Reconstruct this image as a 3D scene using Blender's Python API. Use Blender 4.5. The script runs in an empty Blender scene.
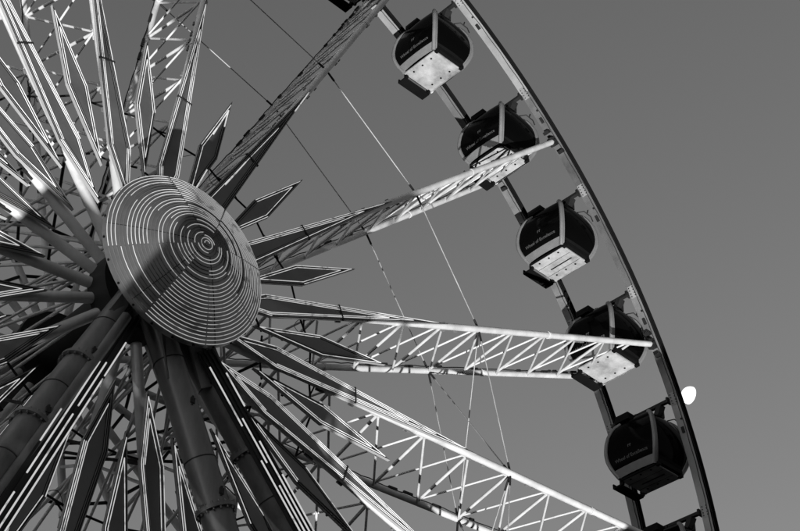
import bpy, math, random
from mathutils import Vector, Matrix

random.seed(7)
sc = bpy.context.scene
COL = sc.collection
R = 24.0                       # wheel radius, metres
HUB = Vector((0.0, 0.0, 27.0))  # hub centre above the ground
RAD = math.radians

# ------------------------------------------------------------------ camera
cam_d = bpy.data.cameras.new('camera')
cam = bpy.data.objects.new('camera', cam_d)
COL.objects.link(cam)
CAM_R = Vector((0.73113684, -0.68144242, 0.03278939))     # right
CAM_D = Vector((0.45006650, 0.44565223, -0.77384380))     # down
CAM_F = Vector((0.51271733, 0.58054312, 0.63252717))      # forward
CAM_P = HUB + Vector((-13.5468, -27.2963, -21.0937))
M = Matrix((CAM_R, -CAM_D, -CAM_F)).transposed().to_4x4()
M.translation = CAM_P
cam.matrix_world = M
cam_d.sensor_width = 36.0
cam_d.lens = 66.70
cam_d.clip_start = 0.1
cam_d.clip_end = 20000.0
sc.camera = cam

# ------------------------------------------------------------------ world, dusk sky (black and white film)
SUN_AZ = math.atan2(-0.10, -1.0)     # direction towards the set sun, in the x/y plane
SUN_EL = RAD(3.0)
SKY_STRENGTH = 0.15
world = bpy.data.worlds.new('World')
sc.world = world
world.use_nodes = True
wn, wl = world.node_tree.nodes, world.node_tree.links
wn.clear()
sky = wn.new('ShaderNodeTexSky')
sky.sky_type = 'NISHITA'
sky.sun_disc = False
sky.sun_elevation = SUN_EL
sky.sun_rotation = math.pi / 2 - SUN_AZ
sky.air_density = 1.0
sky.dust_density = 1.0
bw = wn.new('ShaderNodeRGBToBW')
bg = wn.new('ShaderNodeBackground')
bg.inputs['Strength'].default_value = SKY_STRENGTH
wo = wn.new('ShaderNodeOutputWorld')
wl.new(sky.outputs[0], bw.inputs[0])
wl.new(bw.outputs[0], bg.inputs['Color'])
wl.new(bg.outputs[0], wo.inputs['Surface'])

# the one key light: everything in the photograph is lit steeply from below (undersides of the gondolas bright,
# tops of the spokes dark, shadows thrown upwards), so the lamp points up
sd = bpy.data.lights.new('sun', 'SUN')
sd.energy = 5.0
sd.angle = RAD(0.5)
sd.color = (1, 1, 1)
so = bpy.data.objects.new('sun', sd)
COL.objects.link(so)
KEY = Vector((-0.30, -0.45, -0.84)).normalized()      # direction towards the light
so.rotation_euler = KEY.to_track_quat('Z', 'Y').to_euler()

sc.view_settings.view_transform = 'Standard'
sc.view_settings.look = 'None'
sc.view_settings.gamma = 1.0
sc.view_settings.exposure = 0.6
sc.view_settings.use_curve_mapping = False


# ------------------------------------------------------------------ materials
def mat(name, v, rough=0.5, metal=0.0, spec=0.5, var=0.25, scale=1.5, emit=0.0, bump=0.0, streak=None):
    m = bpy.data.materials.new(name)
    m.use_nodes = True
    nt = m.node_tree
    b = nt.nodes['Principled BSDF']
    b.inputs['Roughness'].default_value = rough
    b.inputs['Metallic'].default_value = metal
    b.inputs['Specular IOR Level'].default_value = spec
    b.inputs['Base Color'].default_value = (v, v, v, 1)
    if var > 0:
        tc = nt.nodes.new('ShaderNodeTexCoord')
        no = nt.nodes.new('ShaderNodeTexNoise')
        no.noise_dimensions = '4D'
        oi_ = nt.nodes.new('ShaderNodeObjectInfo')
        wm = nt.nodes.new('ShaderNodeMath')
        wm.operation = 'MULTIPLY'
        wm.inputs[1].default_value = 37.0
        nt.links.new(oi_.outputs['Random'], wm.inputs[0])
        nt.links.new(wm.outputs[0], no.inputs['W'])
        no.inputs['Scale'].default_value = scale
        no.inputs['Detail'].default_value = 6
        no.inputs['Roughness'].default_value = 0.65
        src = tc.outputs['Object']
        if streak:
            mp = nt.nodes.new('ShaderNodeMapping')
            mp.inputs['Scale'].default_value = streak
            nt.links.new(src, mp.inputs[0])
            src = mp.outputs[0]
        nt.links.new(src, no.inputs['Vector'])
        mr = nt.nodes.new('ShaderNodeMapRange')
        mr.inputs['From Min'].default_value = 0.3
        mr.inputs['From Max'].default_value = 0.7
        mr.inputs['To Min'].default_value = v * (1 - var)
        mr.inputs['To Max'].default_value = v * (1 + var * 0.5)
        nt.links.new(no.outputs['Fac'], mr.inputs['Value'])
        nt.links.new(mr.outputs[0], b.inputs['Base Color'])
        rr = nt.nodes.new('ShaderNodeMapRange')
        rr.inputs['To Min'].default_value = max(0.02, rough - 0.12)
        rr.inputs['To Max'].default_value = min(1, rough + 0.15)
        nt.links.new(no.outputs['Fac'], rr.inputs['Value'])
        nt.links.new(rr.outputs[0], b.inputs['Roughness'])
        if bump:
            bp = nt.nodes.new('ShaderNodeBump')
            bp.inputs['Strength'].default_value = bump
            bp.inputs['Distance'].default_value = 0.02
            nt.links.new(no.outputs['Fac'], bp.inputs['Height'])
            nt.links.new(bp.outputs[0], b.inputs['Normal'])
    if emit:
        b.inputs['Emission Color'].default_value = (1, 1, 1, 1)
        b.inputs['Emission Strength'].default_value = emit
    return m


M_WHITE = mat('white_paint', 0.50, 0.42, var=0.3, scale=1.6, bump=0.1)
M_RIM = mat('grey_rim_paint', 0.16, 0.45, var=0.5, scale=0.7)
M_RIM2 = mat('grey_rim_shade_tone', 0.095, 0.5, var=0.5, scale=0.7)  # darker rim tone, stands in for shade on the rim
M_RIM3 = mat('grey_rim_lit_tone', 0.23, 0.4, var=0.3, scale=0.9)  # paler rim tone, stands in for patches of light; also on splice plates
M_RUBBER = mat('black_rubber', 0.006, 0.8, var=0.3, spec=0.05)
M_DARK = mat('dark_steel', 0.014, 0.55, var=0.35, spec=0.2)
M_LEG = mat('grey_leg_steel', 0.105, 0.36, var=0.6, scale=1.1, spec=0.35, bump=0.25, streak=(1.6, 1.6, 0.35))
M_PANEL = mat('petal_panel_grey', 0.13, 0.42, metal=0.3, var=0.22, scale=1.0, spec=0.3)
M_BORDER = mat('petal_border_black', 0.02, 0.6, var=0.3, spec=0.2)
M_TRIM = mat('petal_trim', 0.3, 0.45, var=0.2)
M_DOME = mat('hub_cover_sheet', 0.15, 0.30, metal=0.55, var=0.22, scale=2.0, spec=0.4)
M_GLASS = mat('black_glass', 0.0015, 0.1, var=0.0, spec=0.02)
M_POST = mat('gondola_frame_grey', 0.14, 0.4, var=0.2, scale=3)
M_FLOOR = mat('gondola_floor_white', 0.33, 0.4, var=0.6, scale=1.5)
M_BLACK = mat('black_plastic', 0.005, 0.6, var=0.2, spec=0.06)
M_CABLE = mat('steel_cable', 0.3, 0.45, metal=0.0, var=0.5, scale=1.2)
M_TEXT = mat('white_lettering', 0.06, 0.5, var=0.0)


def led_mat(name, base, emit):
    """LED tube made of short modules: dark joints break the line."""
    m = bpy.data.materials.new(name)
    m.use_nodes = True
    nt = m.node_tree
    b = nt.nodes['Principled BSDF']
    b.inputs['Roughness'].default_value = 0.35
    tc = nt.nodes.new('ShaderNodeTexCoord')
    no = nt.nodes.new('ShaderNodeTexNoise')
    no.inputs['Scale'].default_value = 3.5
    no.inputs['Detail'].default_value = 3
    nt.links.new(tc.outputs['Object'], no.inputs['Vector'])
    mr = nt.nodes.new('ShaderNodeMapRange')
    mr.inputs['From Min'].default_value = 0.34
    mr.inputs['From Max'].default_value = 0.44
    mr.inputs['To Min'].default_value = 0.35
    mr.inputs['To Max'].default_value = 1.0
    nt.links.new(no.outputs['Fac'], mr.inputs['Value'])
    b.inputs['Base Color'].default_value = (base, base, base, 1)
    if emit:
        b.inputs['Emission Color'].default_value = (1, 1, 1, 1)
        mu = nt.nodes.new('ShaderNodeMath')
        mu.operation = 'MULTIPLY'
        mu.inputs[1].default_value = emit
        nt.links.new(mr.outputs[0], mu.inputs[0])
        nt.links.new(mu.outputs[0], b.inputs['Emission Strength'])
    return m


M_LED = led_mat('led_tube_on', 0.4, 0.33)
M_LEDARC = led_mat('led_arc_on', 0.35, 0.21)
M_LEDOFF = led_mat('led_tube_off', 0.10, 0.0)


# ------------------------------------------------------------------ mesh helpers
class MB:
    def __init__(s):
        s.v, s.f, s.m, s.sm = [], [], [], []

    def add(s, vs, fs, mi=0, smooth=False):
        o = len(s.v)
        s.v += [tuple(v) for v in vs]
        s.f += [tuple(i + o for i in f) for f in fs]
        s.m += [mi] * len(fs)
        s.sm += [smooth] * len(fs)

    def tube(s, p0, p1, r0, r1=None, n=8, mi=0, caps=True):
        r1 = r0 if r1 is None else r1
        p0, p1 = Vector(p0), Vector(p1)
        d = (p1 - p0).normalized()
        u = d.cross(Vector((0, 0, 1)) if abs(d.z) < 0.9 else Vector((1, 0, 0))).normalized()
        w = d.cross(u)
        vs = []
        for p, r in ((p0, r0), (p1, r1)):
            for i in range(n):
                a = 2 * math.pi * i / n
                vs.append(p + (u * math.cos(a) + w * math.sin(a)) * r)
        s.add(vs, [(i, i + n, (i + 1) % n + n, (i + 1) % n) for i in range(n)], mi, True)
        if caps:
            s.add(vs[:n], [tuple(range(n))], mi)
            s.add(vs[n:], [tuple(reversed(range(n)))], mi)

    def path(s, pts, r, n=6, mi=0, closed=False):
        pts = [Vector(p) for p in pts]
        L = len(pts)
        vs = []
        pu = None
        for i, p in enumerate(pts):
            a = pts[i - 1] if (i > 0 or closed) else p
            b = pts[(i + 1) % L] if (i < L - 1 or closed) else p
            d = (b - a).normalized()
            if pu is None:
                u = d.cross(Vector((0, 0, 1)) if abs(d.z) < 0.9 else Vector((1, 0, 0))).normalized()
            else:
                u = (pu - d * pu.dot(d)).normalized()
            pu = u
            w = d.cross(u)
            for k in range(n):
                t = 2 * math.pi * k / n
                vs.append(p + (u * math.cos(t) + w * math.sin(t)) * r)
        fs = []
        for i in range(L if closed else L - 1):
            j = (i + 1) % L
            for k in range(n):
                fs.append((i * n + k, j * n + k, j * n + (k + 1) % n, i * n + (k + 1) % n))
        s.add(vs, fs, mi, True)
        if not closed:
            s.add(vs[:n], [tuple(range(n))], mi)
            s.add(vs[-n:], [tuple(reversed(range(n)))], mi)

    def box(s, c, size, mi=0, rot=None):
        c = Vector(c)
        hx, hy, hz = size[0] / 2, size[1] / 2, size[2] / 2
        vs = [Vector((x, y, z)) for x in (-hx, hx) for y in (-hy, hy) for z in (-hz, hz)]
        if rot is not None:
            vs = [rot @ v for v in vs]
        vs = [v + c for v in vs]
        s.add(vs, [(0, 1, 3, 2), (4, 6, 7, 5), (0, 4, 5, 1), (2, 3, 7, 6), (0, 2, 6, 4), (1, 5, 7, 3)], mi)

    def bar(s, p0, p1, a, b, up=(0, 1, 0), mi=0):
        """square bar from p0 to p1, a along the up direction, b across"""
        p0, p1 = Vector(p0), Vector(p1)
        d = (p1 - p0)
        L = d.length
        d.normalize()
        w = d.cross(Vector(up)).normalized()
        u = w.cross(d)
        s.box((p0 + p1) / 2, (L, b, a), mi, Matrix((d, w, u)).transposed())

    def mesh(s, name, mats):
        me = bpy.data.meshes.new(name)
        me.from_pydata(s.v, [], s.f)
        for m in (mats if isinstance(mats, (list, tuple)) else [mats]):
            me.materials.append(m)
        me.polygons.foreach_set('material_index', s.m)
        me.polygons.foreach_set('use_smooth', s.sm)
        me.validate()
        me.update()
        return me


def put(name, me, parent=None, loc=(0, 0, 0), rot=(0, 0, 0)):
    o = bpy.data.objects.new(name, me)
    COL.objects.link(o)
    o.parent = parent
    o.location = loc
    o.rotation_euler = rot
    return o


def tag(o, label, cat, group=None, kind=None):
    o['label'] = label
    o['category'] = cat
    if group:
        o['group'] = group
    if kind:
        o['kind'] = kind
    return o


def build(name, mb, mats, parent=None, loc=(0, 0, 0), rot=(0, 0, 0)):
    return put(name, mb.mesh(name, mats), parent, loc, rot)


# ------------------------------------------------------------------ wheel geometry
W = 0.06787 * R          # half distance between the outer sides of the rims
BW = 0.01493 * R         # rim width along the axle
DR = 0.0138 * R         # rim depth
A0 = 61.0956             # angle of the topmost whole gondola
BASE = A0 + 5.0          # angle of a spoke


def yn(r):               # near chord, y along r (metres)
    return -0.1060 * R + (r / R - 0.04) / 0.96 * (0.1060 - 0.0604) * R


def yf(r):               # far chord
    return 0.030 * R + 0.030 * r


def yp(r):               # petal plane, in front of the near chord
    return -(0.1225 * R - 0.0665 * r) - 0.02


wheel = put('ferris_wheel', None, None, HUB)
tag(wheel, 'giant white ferris wheel with lattice spokes and a star of light petals', 'ferris wheel')


def radial(k):           # rotation about the axle of a part built along +x, k in steps of ten degrees from BASE
    return (0, -RAD(BASE + 10 * k), 0)


# --- spokes -------------------------------------------------------
R0, R1 = 0.045 * R, 0.988 * R
mb = MB()
mb.tube((R0, yn(R0), 0), (0.17 * R, yn(0.17 * R), 0), 0.135, n=14)
mb.tube((0.17 * R, yn(0.17 * R), 0), (R1, yn(R1), 0), 0.105, n=14)
for r in (0.17, 0.40, 0.72):
    mb.tube((r * R - 0.05, yn(r * R), 0), (r * R + 0.05, yn(r * R), 0), 0.125, n=14)
me_near = mb.mesh('near_chord', M_WHITE)
mb = MB()
mb.tube((R0, yf(R0), 0), (R1, yf(R1), 0), 0.10, n=14)
for r in (0.17, 0.40, 0.72):
    mb.tube((r * R - 0.05, yf(r * R), 0), (r * R + 0.05, yf(r * R), 0), 0.12, n=14)
me_far = mb.mesh('far_chord', M_WHITE)
braces = []
for i in range(-5, 7):
    rf = (0.600 + 0.0745 * i) * R
    if rf > 0.975 * R:
        continue
    for j, rad in ((0, 0.036), (1, 0.048), (2, 0.032)):
        rn = (0.489 + 0.0745 * (i + j)) * R
        if rn > 0.97 * R:
            continue
        zz = (j - 1) * 0.05
        braces.append(((rn, yn(rn) + 0.06, zz), (rf, yf(rf) - 0.06, zz), rad))
for rn, rf in ((0.06, 0.15), (0.13, 0.15), (0.06, 0.08)):
    braces.append(((rn * R, yn(rn * R), 0), (rf * R, yf(rf * R), 0), 0.04))
brace_me = []
lac = MB()
for p0, p1, rr in braces:
    b = MB()
    b.tube(p0, p1, rr, n=8)
    brace_me.append(b.mesh('brace', M_WHITE))
    lac.tube(p0, p1, rr, n=6)
me_lac = lac.mesh('lacing', M_WHITE)
# gusset plates on the chords and dark clips of the wiring along the far chord
gus = MB()
gus_me = []
for i in range(-5, 7):
    rn = (0.489 + 0.0745 * i) * R
    gus.box((rn, yn(rn) + 0.13, 0), (0.34, 0.13, 0.035))
    g1 = MB()
    g1.box((rn, yn(rn) + 0.13, 0), (0.34, 0.13, 0.035))
    gus_me.append(g1.mesh('gusset_plate', M_WHITE))
me_gus = gus.mesh('gusset_plate', M_WHITE)
wir = MB()
prev = None
rr_ = random.Random(3)
for i in range(60):
    r = (0.2 + 0.76 * i / 59) * R
    p = Vector((r, yf(r) - 0.05 + rr_.uniform(-0.02, 0.02), 0.115 + rr_.uniform(-0.01, 0.03)))
    if prev is not None:
        wir.tube(prev, p, 0.018, n=5, caps=False)
    prev = p
    if rr_.random() < 0.35:
        wir.box(p + Vector((0, -0.02, 0.0)), (rr_.uniform(0.1, 0.4), 0.06, 0.07))
me_wire = wir.mesh('wiring', M_DARK)
wn2 = MB()
for i in range(26):
    r = (0.2 + 0.76 * rr_.random()) * R
    wn2.box((r, yn(r) + 0.05, 0.12 * rr_.choice((-1, 1))), (rr_.uniform(0.08, 0.22), 0.05, 0.05))
me_clip = wn2.mesh('chord_clips', M_POST)
# clevis where a chord meets the rim
cl = MB()
cl.box((R - 0.16, -W + BW / 2, 0.0), (0.30, 0.20, 0.34))
cl.tube((R - 0.2, -W + BW / 2 - 0.16, 0), (R - 0.2, -W + BW / 2 + 0.16, 0), 0.06, n=10)
cl.box((R - 0.10, -W + BW / 2 + 0.05, 0.42), (0.16, 0.24, 0.12))
cl.box((R - 0.10, -W + BW / 2 - 0.06, -0.46), (0.16, 0.2, 0.12))
me_cle = cl.mesh('clevis', M_DARK)
me_cle2 = me_cle.copy()
me_cle2.transform(Matrix.Translation((0, 2 * W - BW, 0)))

SINGLE = (4, 2, 0, -2, -4, -6, -8, -10)
for n in range(18):
    k = 6 - 2 * n
    s = put('spoke', None, wheel, (0, 0, 0), radial(k))
    put('near_chord', me_near, s)
    put('far_chord', me_far, s)
    put('clevis', me_cle, s)
    put('clevis', me_cle2, s)
    put('wiring', me_wire, s)['kind'] = 'stuff'
    put('chord_clips', me_clip, s)['kind'] = 'stuff'
    if k in SINGLE:
        for bm_ in brace_me:
            put('brace', bm_, s)
        for gm in gus_me:
            put('gusset_plate', gm, s)
    else:
        put('gusset_plates', me_gus, s)['kind'] = 'stuff'
        put('lacing', me_lac, s)['kind'] = 'stuff'

# --- rims -----------------------------------------------------------
prof = [(0, 0, 1), (0, BW, 0), (DR, BW, 0), (DR, 0, 1), (0.295, 0.0, 1), (0.295, 0.08, 1), (0.165, 0.08, 1), (0.165, 0.03, 0),
        (0.14, 0.03, 1), (0.14, 0.08, 1), (0.045, 0.08, 1), (0.045, 0.0, 1)]
# entry = (radial offset, y offset, material of the face from this point to the next)
prof_m = [0, 0, 0, 1, 1, 1, 1, 2, 1, 1, 1, 1]


def rim_mesh(y0):
    mb = MB()
    N = 6
    P = len(prof)
    half = 4.996
    rings = []
    for i in range(N + 1):
        a = RAD(-half + 2 * half * i / N)
        ring = []
        for dr, dy, _ in prof:
            r = R + dr
            ring.append((r * math.cos(a), y0 + dy, r * math.sin(a)))
        rings.append(ring)
    vs = [v for ring in rings for v in ring]
    base = len(mb.v)
    for j in range(P):
        fs = [(i * P + j, i * P + (j + 1) % P, (i + 1) * P + (j + 1) % P, (i + 1) * P + j) for i in range(N)]
        mb.add(vs, fs, prof_m[j], False)
    mb.add(rings[0], [tuple(range(P))], 0)
    mb.add(rings[-1], [tuple(reversed(range(P)))], 0)
    return mb.mesh('rim_segment', [M_RIM, M_RUBBER, M_DARK])


me_rn, me_rf = rim_mesh(-W), rim_mesh(W - BW)
fit = MB()
fit.box((R - 0.04, 0, 0.9), (0.07, 0.10, 0.22))
fit.tube((R - 0.06, -0.05, 1.3), (R, -0.05, 1.3), 0.04)
me_fit_n = fit.mesh('rim_fitting', M_DARK)
me_fit_n.transform(Matrix.Translation((0, -W + BW / 2, 0)))
me_fit_f = me_fit_n.copy()
me_fit_f.transform(Matrix.Translation((0, 2 * W - BW, 0)))
def rim_extra(y0):
    pl_ = MB()
    a = RAD(5.0)
    c = Vector(((R - 0.008) * math.cos(a), y0 + BW / 2, (R - 0.008) * math.sin(a)))
    rt = Matrix.Rotation(-a, 3, 'Y')
    pl_.box(c, (0.02, 0.26, 0.46), 0, rt)
    for z in (-0.16, -0.06, 0.06, 0.16):
        for y in (-0.08, 0.08):
            pl_.box(c + rt @ Vector((-0.018, y, z)), (0.02, 0.035, 0.035), 1, rt)
    cr = MB()
    cr.path([((R - 0.03) * math.cos(RAD(t)), y0 + 0.07 + 0.012 * math.sin(t * 2.1), (R - 0.03) * math.sin(RAD(t))) for t in [-5 + 10 * q / 12 for q in range(13)]], 0.013, n=5)
    return pl_.mesh('splice_plate', [M_RIM3, M_DARK]), cr.mesh('cable_run', M_DARK)


ex_n, ex_f = rim_extra(-W), rim_extra(W - BW)
for n in range(36):
    rot = radial(-n)
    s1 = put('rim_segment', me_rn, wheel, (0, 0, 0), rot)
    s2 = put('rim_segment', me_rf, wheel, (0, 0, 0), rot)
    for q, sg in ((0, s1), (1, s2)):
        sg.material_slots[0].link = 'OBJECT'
        sg.material_slots[0].material = (M_RIM, M_RIM2, M_RIM3)[(n * 5 + q * 2 + n // 3) % 3]  # tones change by segment to imitate patchy light and gondola shadows
    put('rim_fitting', me_fit_n, s1)
    put('rim_fitting', me_fit_f, s2)
    for sg, ex in ((s1, ex_n), (s2, ex_f)):
        put('splice_plate', ex[0], sg)
        put('cable_run', ex[1], sg)


def P3(k, r, y):
    a = RAD(BASE + 10 * k)
    return Vector((r * math.cos(a), y, r * math.sin(a)))


# --- tie cables -------------------------------------------------------
def cable(p0, p1):
    mb = MB()
    mb.tube(p0, p1, 0.018, n=6)
    o = build('tie_cable', mb, M_CABLE, wheel)
    d = (p1 - p0)
    for a, b in ((0.02, 0.09), (0.93, 0.99)):
        t = MB()
        t.tube(p0 + d * a, p0 + d * b, 0.034, n=8)
        build('turnbuckle', t, M_DARK, o)


RC1, RC2 = 0.5625 * R, 0.602 * R
for n in range(18):
    k = 6 - 2 * n
    cable(P3(k, RC1, yn(RC1)), P3(k - 2, RC1, yn(RC1)))
    cable(P3(k, RC2, yf(RC2)), P3(k - 2, RC2, yf(RC2)))
    if k in (-4, -6, -10, -12, 6, 8, -20, -24):
        cable(P3(k, RC1, yn(RC1)), P3(k - 2, RC2, yf(RC2)))
        cable(P3(k, RC2, yf(RC2)), P3(k - 2, RC1, yn(RC1)))

# --- short struts that stiffen the spokes round the hub
def strut(p0, p1, r, m):
    mb = MB()
    mb.tube(p0, p1, r, n=8)
    build('hub_strut', mb, m, wheel)


for n in range(18):
    k = 6 - 2 * n
    for r in (0.095, 0.16):
        strut(P3(k, r * R, yf(r * R)), P3(k - 2, r * R, yf(r * R)), 0.045, M_DARK)
    strut(P3(k, 0.17 * R, yn(0.17 * R)), P3(k - 2, 0.11 * R, yf(0.11 * R)), 0.04, M_DARK)
    strut(P3(k, 0.12 * R, yf(0.12 * R)), P3(k - 2, 0.19 * R, yn(0.19 * R)), 0.04, M_WHITE)

# --- hub --------------------------------------------------------------
mb = MB()
mb.tube((0, -0.186 * R, 0), (0, 0.20 * R, 0), 0.62, n=32)
mb.tube((0, -0.132 * R, 0), (0, -0.102 * R, 0), 1.16, n=40)
mb.tube((0, 0.022 * R, 0), (0, 0.045 * R, 0), 1.16, n=40)
mb.tube((0, -0.150 * R, 0), (0, -0.140 * R, 0), 0.9, n=40)
build('hub_drum', mb, M_DARK, wheel)

# hub cover: a shallow dome of sheet metal with rings of light tubes
RCV, YB, YA = 0.0894 * R, -0.1949 * R, -0.2273 * R


def ycv(t):
    return YB + (YA - YB) * (1 - t ** 1.35)


mb = MB()
N, K = 96, 34
vs = []
for i in range(K + 1):
    t = 0.012 + (1 - 0.012) * i / K
    for j in range(N):
        a = 2 * math.pi * j / N
        vs.append((RCV * t * math.cos(a), ycv(t), RCV * t * math.sin(a)))
mb.add(vs, [(i * N + j, i * N + (j + 1) % N, (i + 1) * N + (j + 1) % N, (i + 1) * N + j) for i in range(K) for j in range(N)], 0, True)
mb.add([(RCV * math.cos(2 * math.pi * j / N), y, RCV * math.sin(2 * math.pi * j / N)) for y in (YB, YB + 0.14) for j in range(N)] +
       [(RCV * 0.5 * math.cos(2 * math.pi * j / N), YB + 0.14, RCV * 0.5 * math.sin(2 * math.pi * j / N)) for j in range(N)],
       [(j, N + j, N + (j + 1) % N, (j + 1) % N) for j in range(N)] + [(N + j, 2 * N + j, 2 * N + (j + 1) % N, N + (j + 1) % N) for j in range(N)], 0, False)
mb.add(vs[:N], [tuple(reversed(range(N)))], 0)
cover = build('hub_cover', mb, M_DOME, wheel)
rng = random.Random(11)
NR = 27
for i in range(NR):
    t = (i + 0.9) / (NR + 0.15)
    ns = 8 if i > 4 else (4 if i > 1 else 2)
    for q in range(ns):
        g0 = q * 360 / ns + 22.5
        on = rng.random() < 0.88
        mid = (g0 + 180 / ns + 180) % 360 - 180
        if i in (4, 5, 9) and mid < 140 and mid > 0:
            on = False
        if i < 9 and rng.random() < 0.5:
            on = False
        if -175 < mid < -125:
            on = rng.random() < 0.35
        pts = []
        nn = max(6, int(40 * t * 8 / ns))
        for u in range(nn + 1):
            a = RAD(g0 + 0.6 + (360 / ns - 1.2) * u / nn)
            pts.append((RCV * t * math.cos(a), ycv(t) - 0.012, RCV * t * math.sin(a)))
        b = MB()
        b.path(pts, 0.0088, n=5)
        build('led_arc', b, M_LEDARC if on else M_LEDOFF, cover)
bo = MB()
bo.tube((RCV - 0.01, YB + 0.06, 0), (RCV + 0.025, YB + 0.06, 0), 0.028, n=8)
me_bolt = bo.mesh('bolt', M_BLACK)
for i in range(24):
    put('bolt', me_bolt, cover, (0, 0, 0), (0, RAD(15 * i), 0))
# seam strips of the cover
sm = MB()
pts = [(RCV * t / 20, ycv(t / 20) - 0.004, 0) for t in range(3, 21)]
sm.path(pts, 0.008, n=4)
me_sm = sm.mesh('seam', M_DARK)
for a in (174, 123, 60, 0, -60, -114):
    put('seam', me_sm, cover, (0, 0, 0), (0, RAD(a), 0))


# --- petals -----------------------------------------------------------
def inset(poly, d):
    out = []
    n = len(poly)
    for i in range(n):
        a, b, c = Vector(poly[i - 1]), Vector(poly[i]), Vector(poly[(i + 1) % n])
        e1, e2 = (b - a).normalized(), (c - b).normalized()
        n1, n2 = Vector((-e1.y, e1.x)), Vector((-e2.y, e2.x))
        bis = (n1 + n2)
        out.append(b + bis * (d / (1e-9 + bis.dot(n1))))
    return out


def petal_parts(r0, rm, r1, hw, insets, bars):
    kite = [(r0, 0), (rm, -hw), (r1, 0), (rm, hw)]

    def pt(p, off):
        return (p[0], yp(p[0]) - off, p[1])
    mb = MB()
    fr = [pt(p, 0.0) for p in kite]
    bk = [pt(p, -0.09) for p in kite]
    mb.add(fr, [(0, 1, 2, 3)], 0)
    mb.add(bk, [(3, 2, 1, 0)], 0)
    mb.add(fr + bk, [(i, i + 4, (i + 1) % 4 + 4, (i + 1) % 4) for i in range(4)], 1)
    for rb in bars:
        h = hw * (r1 - rb) / (r1 - rm) + 0.03
        mb.box((rb, yp(rb) - 0.01, 0), (0.05, 0.05, 2 * h), 0)
    # stand-offs to the chord
    for rb in ((r0 + rm) / 2, rm, (rm + r1) / 2):
        mb.box((rb, yp(rb) + 0.16, 0), (0.06, 0.2, 0.06), 0)
    plate = mb.mesh('petal', [M_BORDER, M_TRIM])
    mb = MB()
    ip = inset(kite, insets[-1] + 0.028)
    mb.add([pt(p, 0.006) for p in ip], [(0, 1, 2, 3)])
    panel = mb.mesh('panel', M_PANEL)
    strips = []
    for d in insets:
        ip = inset(kite, d)
        for i in range(4):
            a, b = ip[i], ip[(i + 1) % 4]
            m_ = MB()
            m_.tube(pt(a, 0.02), pt(b, 0.02), 0.0105, n=6)
            strips.append((d, i, m_.mesh('led_strip', M_LED)))
    return plate, panel, strips


LONG = petal_parts(0.103 * R, 0.176 * R, 0.4956 * R, 0.32, (0.022, 0.072, 0.118), (0.2925 * R,))
DIAM = petal_parts(0.147 * R, 0.2455 * R, 0.35 * R, 0.30, (0.024, 0.085), ())
rng = random.Random(5)
for n in range(36):
    k = 7 - n
    plate, panel, strips = LONG if k % 2 == 0 else DIAM
    p = put('petal', plate, wheel, (0, 0, 0), radial(k))
    put('panel', panel, p)
    prob = 0.85
    if k in (0, 1):
        prob = 0.12
    elif k < -8:
        prob = 0.5
    for d, i, me in strips:
        s = put('led_strip', me, p)
        s.material_slots[0].link = 'OBJECT'
        s.material_slots[0].material = M_LED if rng.random() < prob else M_LEDOFF

# short lit pieces on the two dark petals and tie bars carrying the diamond petals
for k, ra, rb, za, zb in ((0, 5.3, 6.7, 0.13, 0.10), (0, 10.3, 11.6, -0.05, -0.01), (1, 6.6, 7.9, 0.10, 0.0), (1, 7.9, 7.2, 0.0, -0.09), (1, 4.0, 5.2, -0.08, -0.16)):
    m_ = MB()
    m_.tube((ra, yp(ra) - 0.03, za), (rb, yp(rb) - 0.03, zb), 0.019, n=6)
    build('led_strip', m_, M_LED, wheel, (0, 0, 0), radial(k))
bars_me = []
for r, yo in ((0.165 * R, 0.25), (0.235 * R, 0.22)):
    for sgn in (-1, 1):
        a = RAD(10 * sgn)
        p0 = Vector((r * math.cos(a), yn(r) + 0.05, r * math.sin(a)))
        p1 = Vector((r * 1.01, yp(r) + yo, 0.06 * sgn))
        tb = MB()
        tb.tube(p0, p1, 0.028, n=6)
        bars_me.append(('tie_bar', tb.mesh('tie_bar', M_DARK)))
        if r > 5:
            tb = MB()
            tb.tube(p0 + Vector((0.20, 0, 0)), p0.lerp(p1, 0.45), 0.022, n=6)
            bars_me.append(('tie_bar', tb.mesh('tie_bar', M_DARK)))
            wr = MB()
            wr.path([p0.lerp(p1, 0.15 + 0.6 * i / 8) + Vector((-0.26 * math.sin(math.pi * i / 8), 0.05, 0)) for i in range(9)], 0.009, n=4)
            bars_me.append(('hanging_wire', wr.mesh('hanging_wire', M_DARK)))
for n in range(18):
    rot = radial(7 - 2 * n)
    for nm, me in bars_me:
        if nm == 'hanging_wire' and (n * 7) % 3:
            continue
        put(nm, me, wheel, (0, 0, 0), rot)

# ------------------------------------------------------------------ gondolas
PROF = [(-0.42, 0.60), (-0.52, 0.72), (-0.70, 0.83), (-0.95, 0.93), (-1.25, 0.99), (-1.6, 1.02), (-1.9, 1.0), (-2.15, 0.94), (-2.38, 0.85), (-2.64, 0.72)]
SX, SY = 0.94, 1.06


def s_at(z):
    for (z0, s0), (z1, s1) in zip(PROF, PROF[1:]):
        if z1 <= z <= z0:
            return s0 + (s1 - s0) * (z - z0) / (z1 - z0)
    return PROF[0][1] if z > PROF[0][0] else PROF[-1][1]


def face_pt(side, u, z, out=0.0):
    """side 0..3 = x-, y-, x+, y+ ; u -1..1 along the side"""
    s = s_at(z)
    bul = 0.05 * (1 - u * u)
    if side == 0:
        return Vector((-SX * s - bul - out, SY * s * u, z))
    if side == 2:
        return Vector((SX * s + bul + out, SY * s * u, z))
    if side == 1:
        return Vector((SX * s * u, -SY * s - bul - out, z))
    return Vector((SX * s * u, SY * s + bul + out, z))


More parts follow.
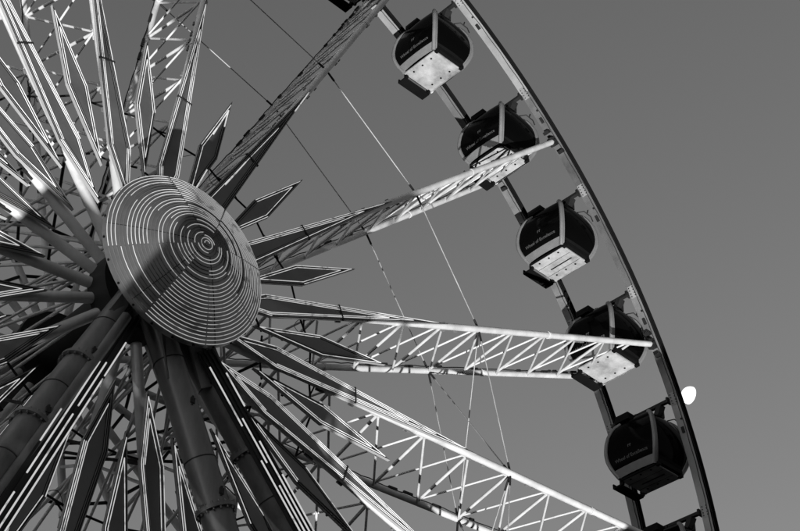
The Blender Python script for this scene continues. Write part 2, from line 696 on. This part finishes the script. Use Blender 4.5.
def side_strip(side, z0, z1, out, umax=1.0, nz=10, nu=6):
    mb = MB()
    vs = []
    for i in range(nz + 1):
        z = z0 + (z1 - z0) * i / nz
        for j in range(nu + 1):
            vs.append(face_pt(side, umax * (-1 + 2 * j / nu), z, out))
    n = nu + 1
    fs = []
    for i in range(nz):
        for j in range(nu):
            q = (i * n + j, i * n + j + 1, (i + 1) * n + j + 1, (i + 1) * n + j)
            fs.append(q)
    mb.add(vs, fs, 0, True)
    return mb


GP = []     # (name, mesh, parent index or None)


def gp(name, mb, mats, parent=None):
    GP.append((name, mb.mesh(name, mats) if isinstance(mb, MB) else mb, parent))
    return len(GP) - 1


for side in range(4):
    gp('window_panel', side_strip(side, -0.44, -2.36, 0.0, 0.98, 14), M_GLASS)
for side in range(4):
    gp('skirt', side_strip(side, -2.345, -2.62, 0.02, 0.97, 3), M_POST if side in (0, 2) else M_BLACK)
for cx, cy in ((-1, -1), (1, -1), (1, 1), (-1, 1)):
    mb = MB()
    pts = [Vector((cx * SX * s_at(z), cy * SY * s_at(z), z)) for z in [-0.42 - 2.2 * i / 16 for i in range(17)]]
    mb.path(pts, 0.075, n=8)
    mb.path([p + Vector((-cx * 0.085, cy * 0.03, 0)) for p in pts], 0.035, n=6)
    gp('corner_post', mb, M_POST)
# roof
mb = MB()
s0 = s_at(-0.44)
rf_ = [(-SX * s0, -SY * s0, -0.43), (SX * s0, -SY * s0, -0.43), (SX * s0, SY * s0, -0.43), (-SX * s0, SY * s0, -0.43)]
rt_ = [(x * 0.8, y * 0.8, -0.33) for x, y, z in rf_]
mb.add(rf_ + rt_, [(3, 2, 1, 0), (4, 5, 6, 7)] + [(i, (i + 1) % 4, (i + 1) % 4 + 4, i + 4) for i in range(4)])
gp('roof', mb, M_BLACK)
# floor with bolts, grooves
mb = MB()
mb.box((0, 0, -2.655), (1.36, 1.54, 0.05))
mb.box((0.66, 0, -2.63), (0.05, 1.6, 0.10), 0)
fl = gp('floor', mb, M_FLOOR)
bm_ = MB()
bm_.tube((0, 0, -2.68), (0, 0, -2.695), 0.032, n=8)
bolt_me = bm_.mesh('bolt', M_BLACK)
for bx, by in ((-0.5, -0.45), (-0.5, 0.0), (-0.5, 0.45), (0.42, -0.45), (0.42, 0.0), (0.42, 0.45)):
    b2 = MB()
    b2.tube((bx, by, -2.676), (bx, by, -2.695), 0.038, n=8)
    gp('bolt', b2, M_BLACK, fl)
mb = MB()
mb.box((0.05, -0.1, -2.688), (0.045, 1.0, 0.014))
gp('groove_strip', mb, M_BLACK, fl)
mb = MB()
mb.box((-0.665, 0.0, -2.665), (0.05, 1.56, 0.07))
gp('groove_strip', mb, M_BLACK, fl)
for x, w_ in ((-0.22, 0.012), (0.30, 0.012)):
    mb = MB()
    mb.box((x, 0, -2.684), (w_, 1.5, 0.01))
    gp('floor_seam', mb, M_DARK, fl)
# steps at both ends
mb = MB()
mb.box((0.0, 0.98, -2.80), (1.22, 0.36, 0.07))
mb.box((0.0, 1.15, -2.74), (1.22, 0.05, 0.18))
for x in (-0.55, 0.55):
    mb.box((x, 0.80, -2.70), (0.10, 0.14, 0.20))
gp('door_step', mb, M_BLACK)
mb = MB()
mb.box((0.0, -0.86, -2.54), (1.25, 0.16, 0.16))
for x in (-0.6, 0.6):
    mb.box((x, -0.86, -2.66), (0.12, 0.16, 0.12))
gp('door_step', mb, M_BLACK)
mb = MB()
mb.box((0.0, -0.79, -2.655), (1.1, 0.03, 0.05))
gp('step_trim', mb, M_FLOOR)
# axle beam, hangers, air conditioner, handle
mb = MB()
mb.box((0, 0, 0.0), (0.13, 2 * (W - BW) + 0.02, 0.12))
for s in (-1, 1):
    mb.box((0, s * (W - BW - 0.04), -0.01), (0.24, 0.08, 0.22))
gp('axle_beam', mb, M_DARK)
for s in (-1, 1):
    mb = MB()
    mb.bar((0, s * 0.62, -0.36), (0, s * 0.80, 0.0), 0.2, 0.26, up=(0, 0, 1))
    mb.box((0.12, s * 0.72, -0.25), (0.08, 0.14, 0.42))
    gp('hanger', mb, M_DARK)
mb = MB()
mb.box((-0.42, 0.52, -0.20), (0.42, 0.62, 0.26))
mb.box((-0.42, 0.52, -0.05), (0.34, 0.52, 0.05))
mb.path([(-0.35, 0.22, -0.3), (-0.35, 0.12, -0.12), (-0.3, 0.05, -0.1), (-0.25, 0.02, -0.3)], 0.02, n=5)
gp('air_conditioner', mb, M_BLACK)
mb = MB()
mb.path([(0.3, -0.78, -0.5), (0.5, -0.95, -0.42), (0.78, -1.02, -0.55), (0.86, -1.04, -0.75)], 0.022, n=5)
mb.tube((0.62, -1.0, -0.46), (0.66, -1.0, -0.30), 0.025, n=5)
gp('door_rail', mb, M_DARK)


def text_mesh(body, size):
    cu = bpy.data.curves.new('lettering', 'FONT')
    cu.body = body
    cu.size = size
    cu.align_x = 'CENTER'
    cu.extrude = 0.004
    cu.resolution_u = 3
    ob = bpy.data.objects.new('lettering', cu)
    COL.objects.link(ob)
    bpy.context.view_layer.update()
    me = bpy.data.meshes.new_from_object(ob.evaluated_get(bpy.context.evaluated_depsgraph_get()))
    bpy.data.objects.remove(ob)
    return me


def on_side(me, side, z, squeeze=1.0):
    """bend lettering onto the curved glass of a side"""
    for v in me.vertices:
        zz = z + v.co.y
        s = s_at(zz)
        if side == 0:
            u = -v.co.x * squeeze / (SY * s)
        else:
            u = v.co.x * squeeze / (SY * s)
        v.co = face_pt(side, u, zz, 0.012 + v.co.z)
    me.materials.clear()
    me.materials.append(M_TEXT)
    me.update()
    return me


for side in (0, 2):
    gp('lettering', on_side(text_mesh('Wheel of Excellence', 0.172), side, -2.14), None)
# small emblem of two hooked strokes over the lettering
for side in (0, 2):
    mb = MB()
    for x in (-0.06, 0.05):
        mb.box((x * 0.8, 0, 0), (0.026, 0.09, 0.006))
        mb.box((x * 0.8 + 0.015, 0.036, 0), (0.055, 0.024, 0.006))
    gp('emblem', on_side(mb.mesh('emblem', M_TEXT), side, -1.72), None)

GLAB = {
    -1: 'dark gondola of which only the underside shows at the top edge of the picture',
    0: 'black glass gondola with bright floor, highest one seen whole, nearest the top edge',
    1: 'black glass gondola whose bright floor is crossed by a spoke, second whole one from top',
    2: 'black glass gondola with bright floor clear of any spoke, middle of five whole ones',
    3: 'black glass gondola crossed by the level white spoke, fourth whole one from the top',
    4: 'black glass gondola with dim grey floor, lowest whole one, just below the moon',
    5: 'dark gondola cut by the bottom edge, only its roof and axle beam showing',
}
for i in range(-1, 6):
    a = RAD(A0 - 10 * i)
    root = put('gondola', None, None, HUB + Vector((R * math.cos(a), 0, R * math.sin(a))))
    tag(root, GLAB[i], 'gondola', 'gondolas hanging between the two rims')
    root.rotation_euler = (0, RAD((0.6, -0.9, 1.1, -0.4, 0.8, -1.2, 0.3)[i + 1]), 0)
    objs = []
    for name, me, par in GP:
        if (name == 'floor_seam' and i in (0, 3)) or (name == 'groove_strip' and i in (0, 3)):
            continue
        objs.append(put(name, me, root if par is None else objs[par], (0.05, -0.05, 0) if (par is None and name != 'axle_beam') else (0, 0, 0)))

# ------------------------------------------------------------------ support frame
frame = put('support_frame', None, None, (0, 0, 0))
tag(frame, 'dark grey tubular leg frame carrying the hub of the wheel', 'support frame')


def leg(T, B, r0, r1, flanges, name='leg'):
    T, B = HUB + Vector(T), Vector(B)
    d = B - T
    mb = MB()
    mb.tube(T, B, r0, r1, n=28)
    o = build(name, mb, M_LEG, frame)
    dn = d.normalized()
    side = dn.cross(Vector((0, 1, 0))).normalized()
    fw = side.cross(dn)
    for t in flanges:
        f = MB()
        c = T + d * t
        rr = r0 + (r1 - r0) * t
        f.tube(c - dn * 0.045, c + dn * 0.045, rr + 0.085, n=28)
        for q in range(16):
            an = 2 * math.pi * q / 16
            e = c + (side * math.cos(an) + fw * math.sin(an)) * (rr + 0.045)
            f.tube(e - dn * 0.10, e + dn * 0.10, 0.026, n=6)
        build('flange', f, M_LEG, o)
    for t in (0.03, 0.075, 0.16, 0.24, 0.29):
        f = MB()
        c = T + d * t
        rr = r0 + (r1 - r0) * t
        f.tube(c - dn * 0.012, c + dn * 0.012, rr + 0.012, n=28)
        build('weld_seam', f, M_DARK, o)
    for t in (0.05, 0.115, 0.19):
        f = MB()
        c = T + d * t + (-fw if fw.y > 0 else fw) * (r0 + (r1 - r0) * t)
        f.box(c, (0.10, 0.08, 0.14))
        f.tube(c - Vector((0.0, 0.0, 0.12)), c + Vector((0, 0, 0.12)), 0.03, n=6)
        build('lifting_lug', f, M_DARK, o)
    return o


leg((-0.25, -3.45, -0.1), (-11.9, -7.2, 0), 0.34, 0.42, (0.125, 0.2, 0.5))
cd_ = MB()
cd_.tube(HUB + Vector((-0.86, -4.0, -1.75)), HUB + Vector((-0.86 - 1.93 * 3, -4.0 - 0.65 * 3, -1.75 - 4.75 * 3)), 0.13, n=16)
build('conduit', cd_, M_LEG, frame)
leg((-0.30, -3.45, -0.1), (11.0, -7.2, 0), 0.34, 0.42, (0.2, 0.5))
leg((0.25, -3.40, -0.1), (21.0, -7.2, 0), 0.34, 0.42, (0.125, 0.3, 0.6))
leg((0.0, 4.0, -0.1), (-11.5, 10.6, 0), 0.40, 0.48, (0.2, 0.5))
leg((0.0, 4.0, -0.1), (11.5, 10.6, 0), 0.40, 0.48, (0.2, 0.5))
leg((0.0, 4.0, -0.1), (0.5, 15.5, 0), 0.30, 0.36, (0.25, 0.5))
# lattice of dark struts between the far legs
def far_leg(sx, z):
    t = (26.9 - z) / 26.9
    return Vector((sx * 11.5 * t, 4.0 + 6.6 * t, z))


zs = [25.2, 23.6, 21.8, 19.8, 17.6, 15.2, 12.6, 9.8, 6.8, 3.6]
for z in zs:
    st = MB()
    st.tube(far_leg(-1, z), far_leg(1, z), 0.11, n=10)
    build('strut', st, M_DARK, frame)
for za, zb in zip(zs, zs[1:]):
    for sx in (-1, 1):
        st = MB()
        st.tube(far_leg(sx, za), far_leg(-sx, zb), 0.09, n=10)
        build('strut', st, M_DARK, frame)
    for sx in (-1, 1):
        st = MB()
        st.tube(far_leg(sx, zb), far_leg(0, za), 0.08, n=10)
        build('strut', st, M_DARK, frame)
# second, lighter lattice face behind it
def back_leg(sx, z):
    return far_leg(sx * 0.8, z) + Vector((0, 2.2, 0))


for sx in (-1, 1):
    st = MB()
    st.tube(back_leg(sx, 26.4), back_leg(sx, 3.0), 0.2, n=12)
    build('strut', st, M_DARK, frame)
for za, zb in zip(zs, zs[1:]):
    zm = (za + zb) / 2
    st = MB()
    st.tube(back_leg(-1, zm), back_leg(1, zm), 0.08, n=8)
    build('strut', st, M_DARK, frame)
    for sx in (-1, 1):
        st = MB()
        st.tube(back_leg(sx, zm), far_leg(sx, za), 0.07, n=8)
        build('strut', st, M_DARK, frame)
        st = MB()
        st.tube(back_leg(sx * 0.5, za), back_leg(sx, zb), 0.07, n=8)
        build('strut', st, M_DARK, frame)
        st = MB()
        st.tube(back_leg(sx * 0.5, zb), back_leg(0, za), 0.07, n=8)
        build('strut', st, M_DARK, frame)
# cast bearing housings and gusset plates at the hub
mb = MB()
mb.tube((0, -3.75, 27), (0, -3.05, 27), 0.85, n=36)
mb.tube((0, 3.7, 27), (0, 4.4, 27), 0.85, n=36)
build('bearing_housing', mb, M_LEG, frame)


def plate(pts, y0, y1):
    mb = MB()
    n = len(pts)
    vs = [(x, y0, z + 27) for x, z in pts] + [(x, y1, z + 27) for x, z in pts]
    mb.add(vs, [tuple(range(n)), tuple(reversed(range(n, 2 * n)))] + [(i, i + n, (i + 1) % n + n, (i + 1) % n) for i in range(n)])
    return mb


build('gusset', plate([(-0.55, 0.2), (-0.1, 0.2), (0.95, -2.6), (0.45, -2.7)], -3.98, -3.9), M_LEG, frame)
build('gusset', plate([(0.05, 0.2), (0.55, 0.2), (2.1, -2.0), (1.35, -2.5)], -3.93, -3.85), M_LEG, frame)
build('gusset', plate([(-0.45, 0.3), (0.15, 0.2), (-0.75, -1.9), (-1.25, -1.7)], -3.98, -3.9), M_LEG, frame)

# light planks on the legs: dark boards with light tubes
for p0, p1, lit in (((-0.77, -3.96, -1.81), (-2.8, -4.8, -7.17), ((0, 0.10, 0.45), (0, 0.62, 0.80), (1, 0.30, 0.95), (2, 0.28, 0.55), (2, 0.6, 1.4), (3, 0.12, 0.34), (3, 0.36, 1.5), (1, 1.05, 1.6))),
                    ((1.43, -3.96, -1.70), (4.05, -4.56, -5.23), ((0, 0.05, 0.40), (1, 0.36, 0.62), (0, 0.6, 1.3), (2, 0.5, 1.2), (3, 0.1, 0.3), (3, 0.7, 1.4), (1, 0.75, 1.5)))):
    p0, p1 = HUB + Vector(p0), HUB + Vector(p1)
    d = p1 - p0
    e = p0 + d * 3.2
    dn = d.normalized()
    w = dn.cross(Vector((0, -1, 0))).normalized()
    if w.x < 0:
        w = -w
    fwd = Vector((0, -1, 0)) - dn * Vector((0, -1, 0)).dot(dn)
    fwd.normalize()
    mb = MB()
    mb.bar(p0 - d * 0.05, e, 0.10, 0.46, up=fwd)
    pk = build('light_plank', mb, M_BORDER, frame)
    offs = (-0.19, -0.065, 0.065, 0.19)
    for q in range(4):
        mb = MB()
        a = p0 - d * 0.05 + w * offs[q] + fwd * 0.055
        b = e + w * offs[q] + fwd * 0.055
        mb.bar(a, b, 0.05, 0.05, up=fwd)
        build('cable_tray', mb, M_DARK, pk)
    for q, t0, t1 in lit:
        mb = MB()
        a = p0 + d * t0 + w * offs[q] + fwd * 0.095
        b = p0 + d * t1 + w * offs[q] + fwd * 0.095
        mb.tube(a, b, 0.019, n=6)
        build('led_strip', mb, M_LED, pk)

# ------------------------------------------------------------------ unseen roofs and block added below the frame to shade the wheel
st = put('shade_roofs', None, None, (-7.5, -11, 0))
tag(st, 'unseen flat roofs added before the foot of the wheel to shade hub and spokes', 'shade blocker')
for (x0, x1, y0, y1) in ((-14.0, -1.0, -12.5, -7.2), (-10.9, -1.3, -14.9, -12.6), (-8.3, -1.3, -18.5, -15.0)):  # roof outlines shaped for the shadow edges on hub cover and spokes
    mb = MB()
    mb.box(((x0 + x1) / 2 + 7.5, (y0 + y1) / 2 + 11, 5.95), (x1 - x0, y1 - y0, 0.14))
    mb.box(((x0 + x1) / 2 + 7.5, (y0 + y1) / 2 + 11, 5.78), (x1 - x0 - 0.3, y1 - y0 - 0.3, 0.19))
    build('roof', mb, M_DARK, st)
    for x in (x0 + 0.4, x1 - 0.4):
        for y in (y0 + 0.4, y1 - 0.4):
            mb = MB()
            mb.tube((x + 7.5, y + 11, 0), (x + 7.5, y + 11, 5.70), 0.09, n=10)
            build('post', mb, M_DARK, st)

qw = put('shade_canopy', None, None, (-10.2, -23.2, 0))  # added out of view to keep light off the top spoke
tag(qw, 'unseen low flat roof added to shade the top spoke', 'canopy')
mb = MB()
mb.box((0, 0, 3.5), (7.4, 7.4, 0.12))
build('roof', mb, M_DARK, qw)
for x in (-3.4, 3.4):
    for y in (-3.4, 3.4):
        mb = MB()
        mb.tube((x, y, 0), (x, y, 3.45), 0.08, n=10)
        build('post', mb, M_DARK, qw)
kk = put('shade_block', None, None, (14.3, -15.4, 0))  # added out of view to darken the lowest whole gondola and nearby rim
tag(kk, 'unseen flat roofed block added to shade the lowest whole gondola', 'kiosk')
mb = MB()
mb.box((0, 0, 2.8), (6.8, 6.6, 5.6))
build('wall', mb, M_POST, kk)
mb = MB()
mb.box((0, 0, 5.86), (7.4, 7.2, 0.28))
build('roof', mb, M_DARK, kk)
mb = MB()
mb.box((0, -3.33, 1.1), (1.1, 0.06, 2.2))
build('door', mb, M_DARK, kk)

# ------------------------------------------------------------------ moon: half globe cut at the terminator, its sunlight put in as emission
v = (CAM_F + CAM_R * ((690.2 - 400) / 1482.28) + CAM_D * ((395.6 - 265.5) / 1482.28)).normalized()
DM = 9000.0
RM = DM * 8.9 / 1482.28 * 1.0
limb = (CAM_R * -0.94 + CAM_D * -0.34).normalized()
s = (-v * 0.42 + limb * 0.91).normalized()
u1 = s.cross(Vector((0, 0, 1))).normalized()
u2 = s.cross(u1)
mb = MB()
N, K = 128, 32
vs = []
for i in range(K + 1):
    t = math.pi / 2 * i / K
    for j in range(N):
        a = 2 * math.pi * j / N
        vs.append((s * math.cos(t) + (u1 * math.cos(a) + u2 * math.sin(a)) * math.sin(t)) * RM)
mb.add(vs, [(i * N + j, i * N + (j + 1) % N, (i + 1) * N + (j + 1) % N, (i + 1) * N + j) for i in range(K) for j in range(N)], 0, True)
M_MOON = mat('moonlight', 0.1, 0.9, var=0, emit=1.0)
mo = build('moon', mb, M_MOON, None, CAM_P + v * DM)
tag(mo, 'bright white gibbous moon touching the outer edge of the rim', 'moon')
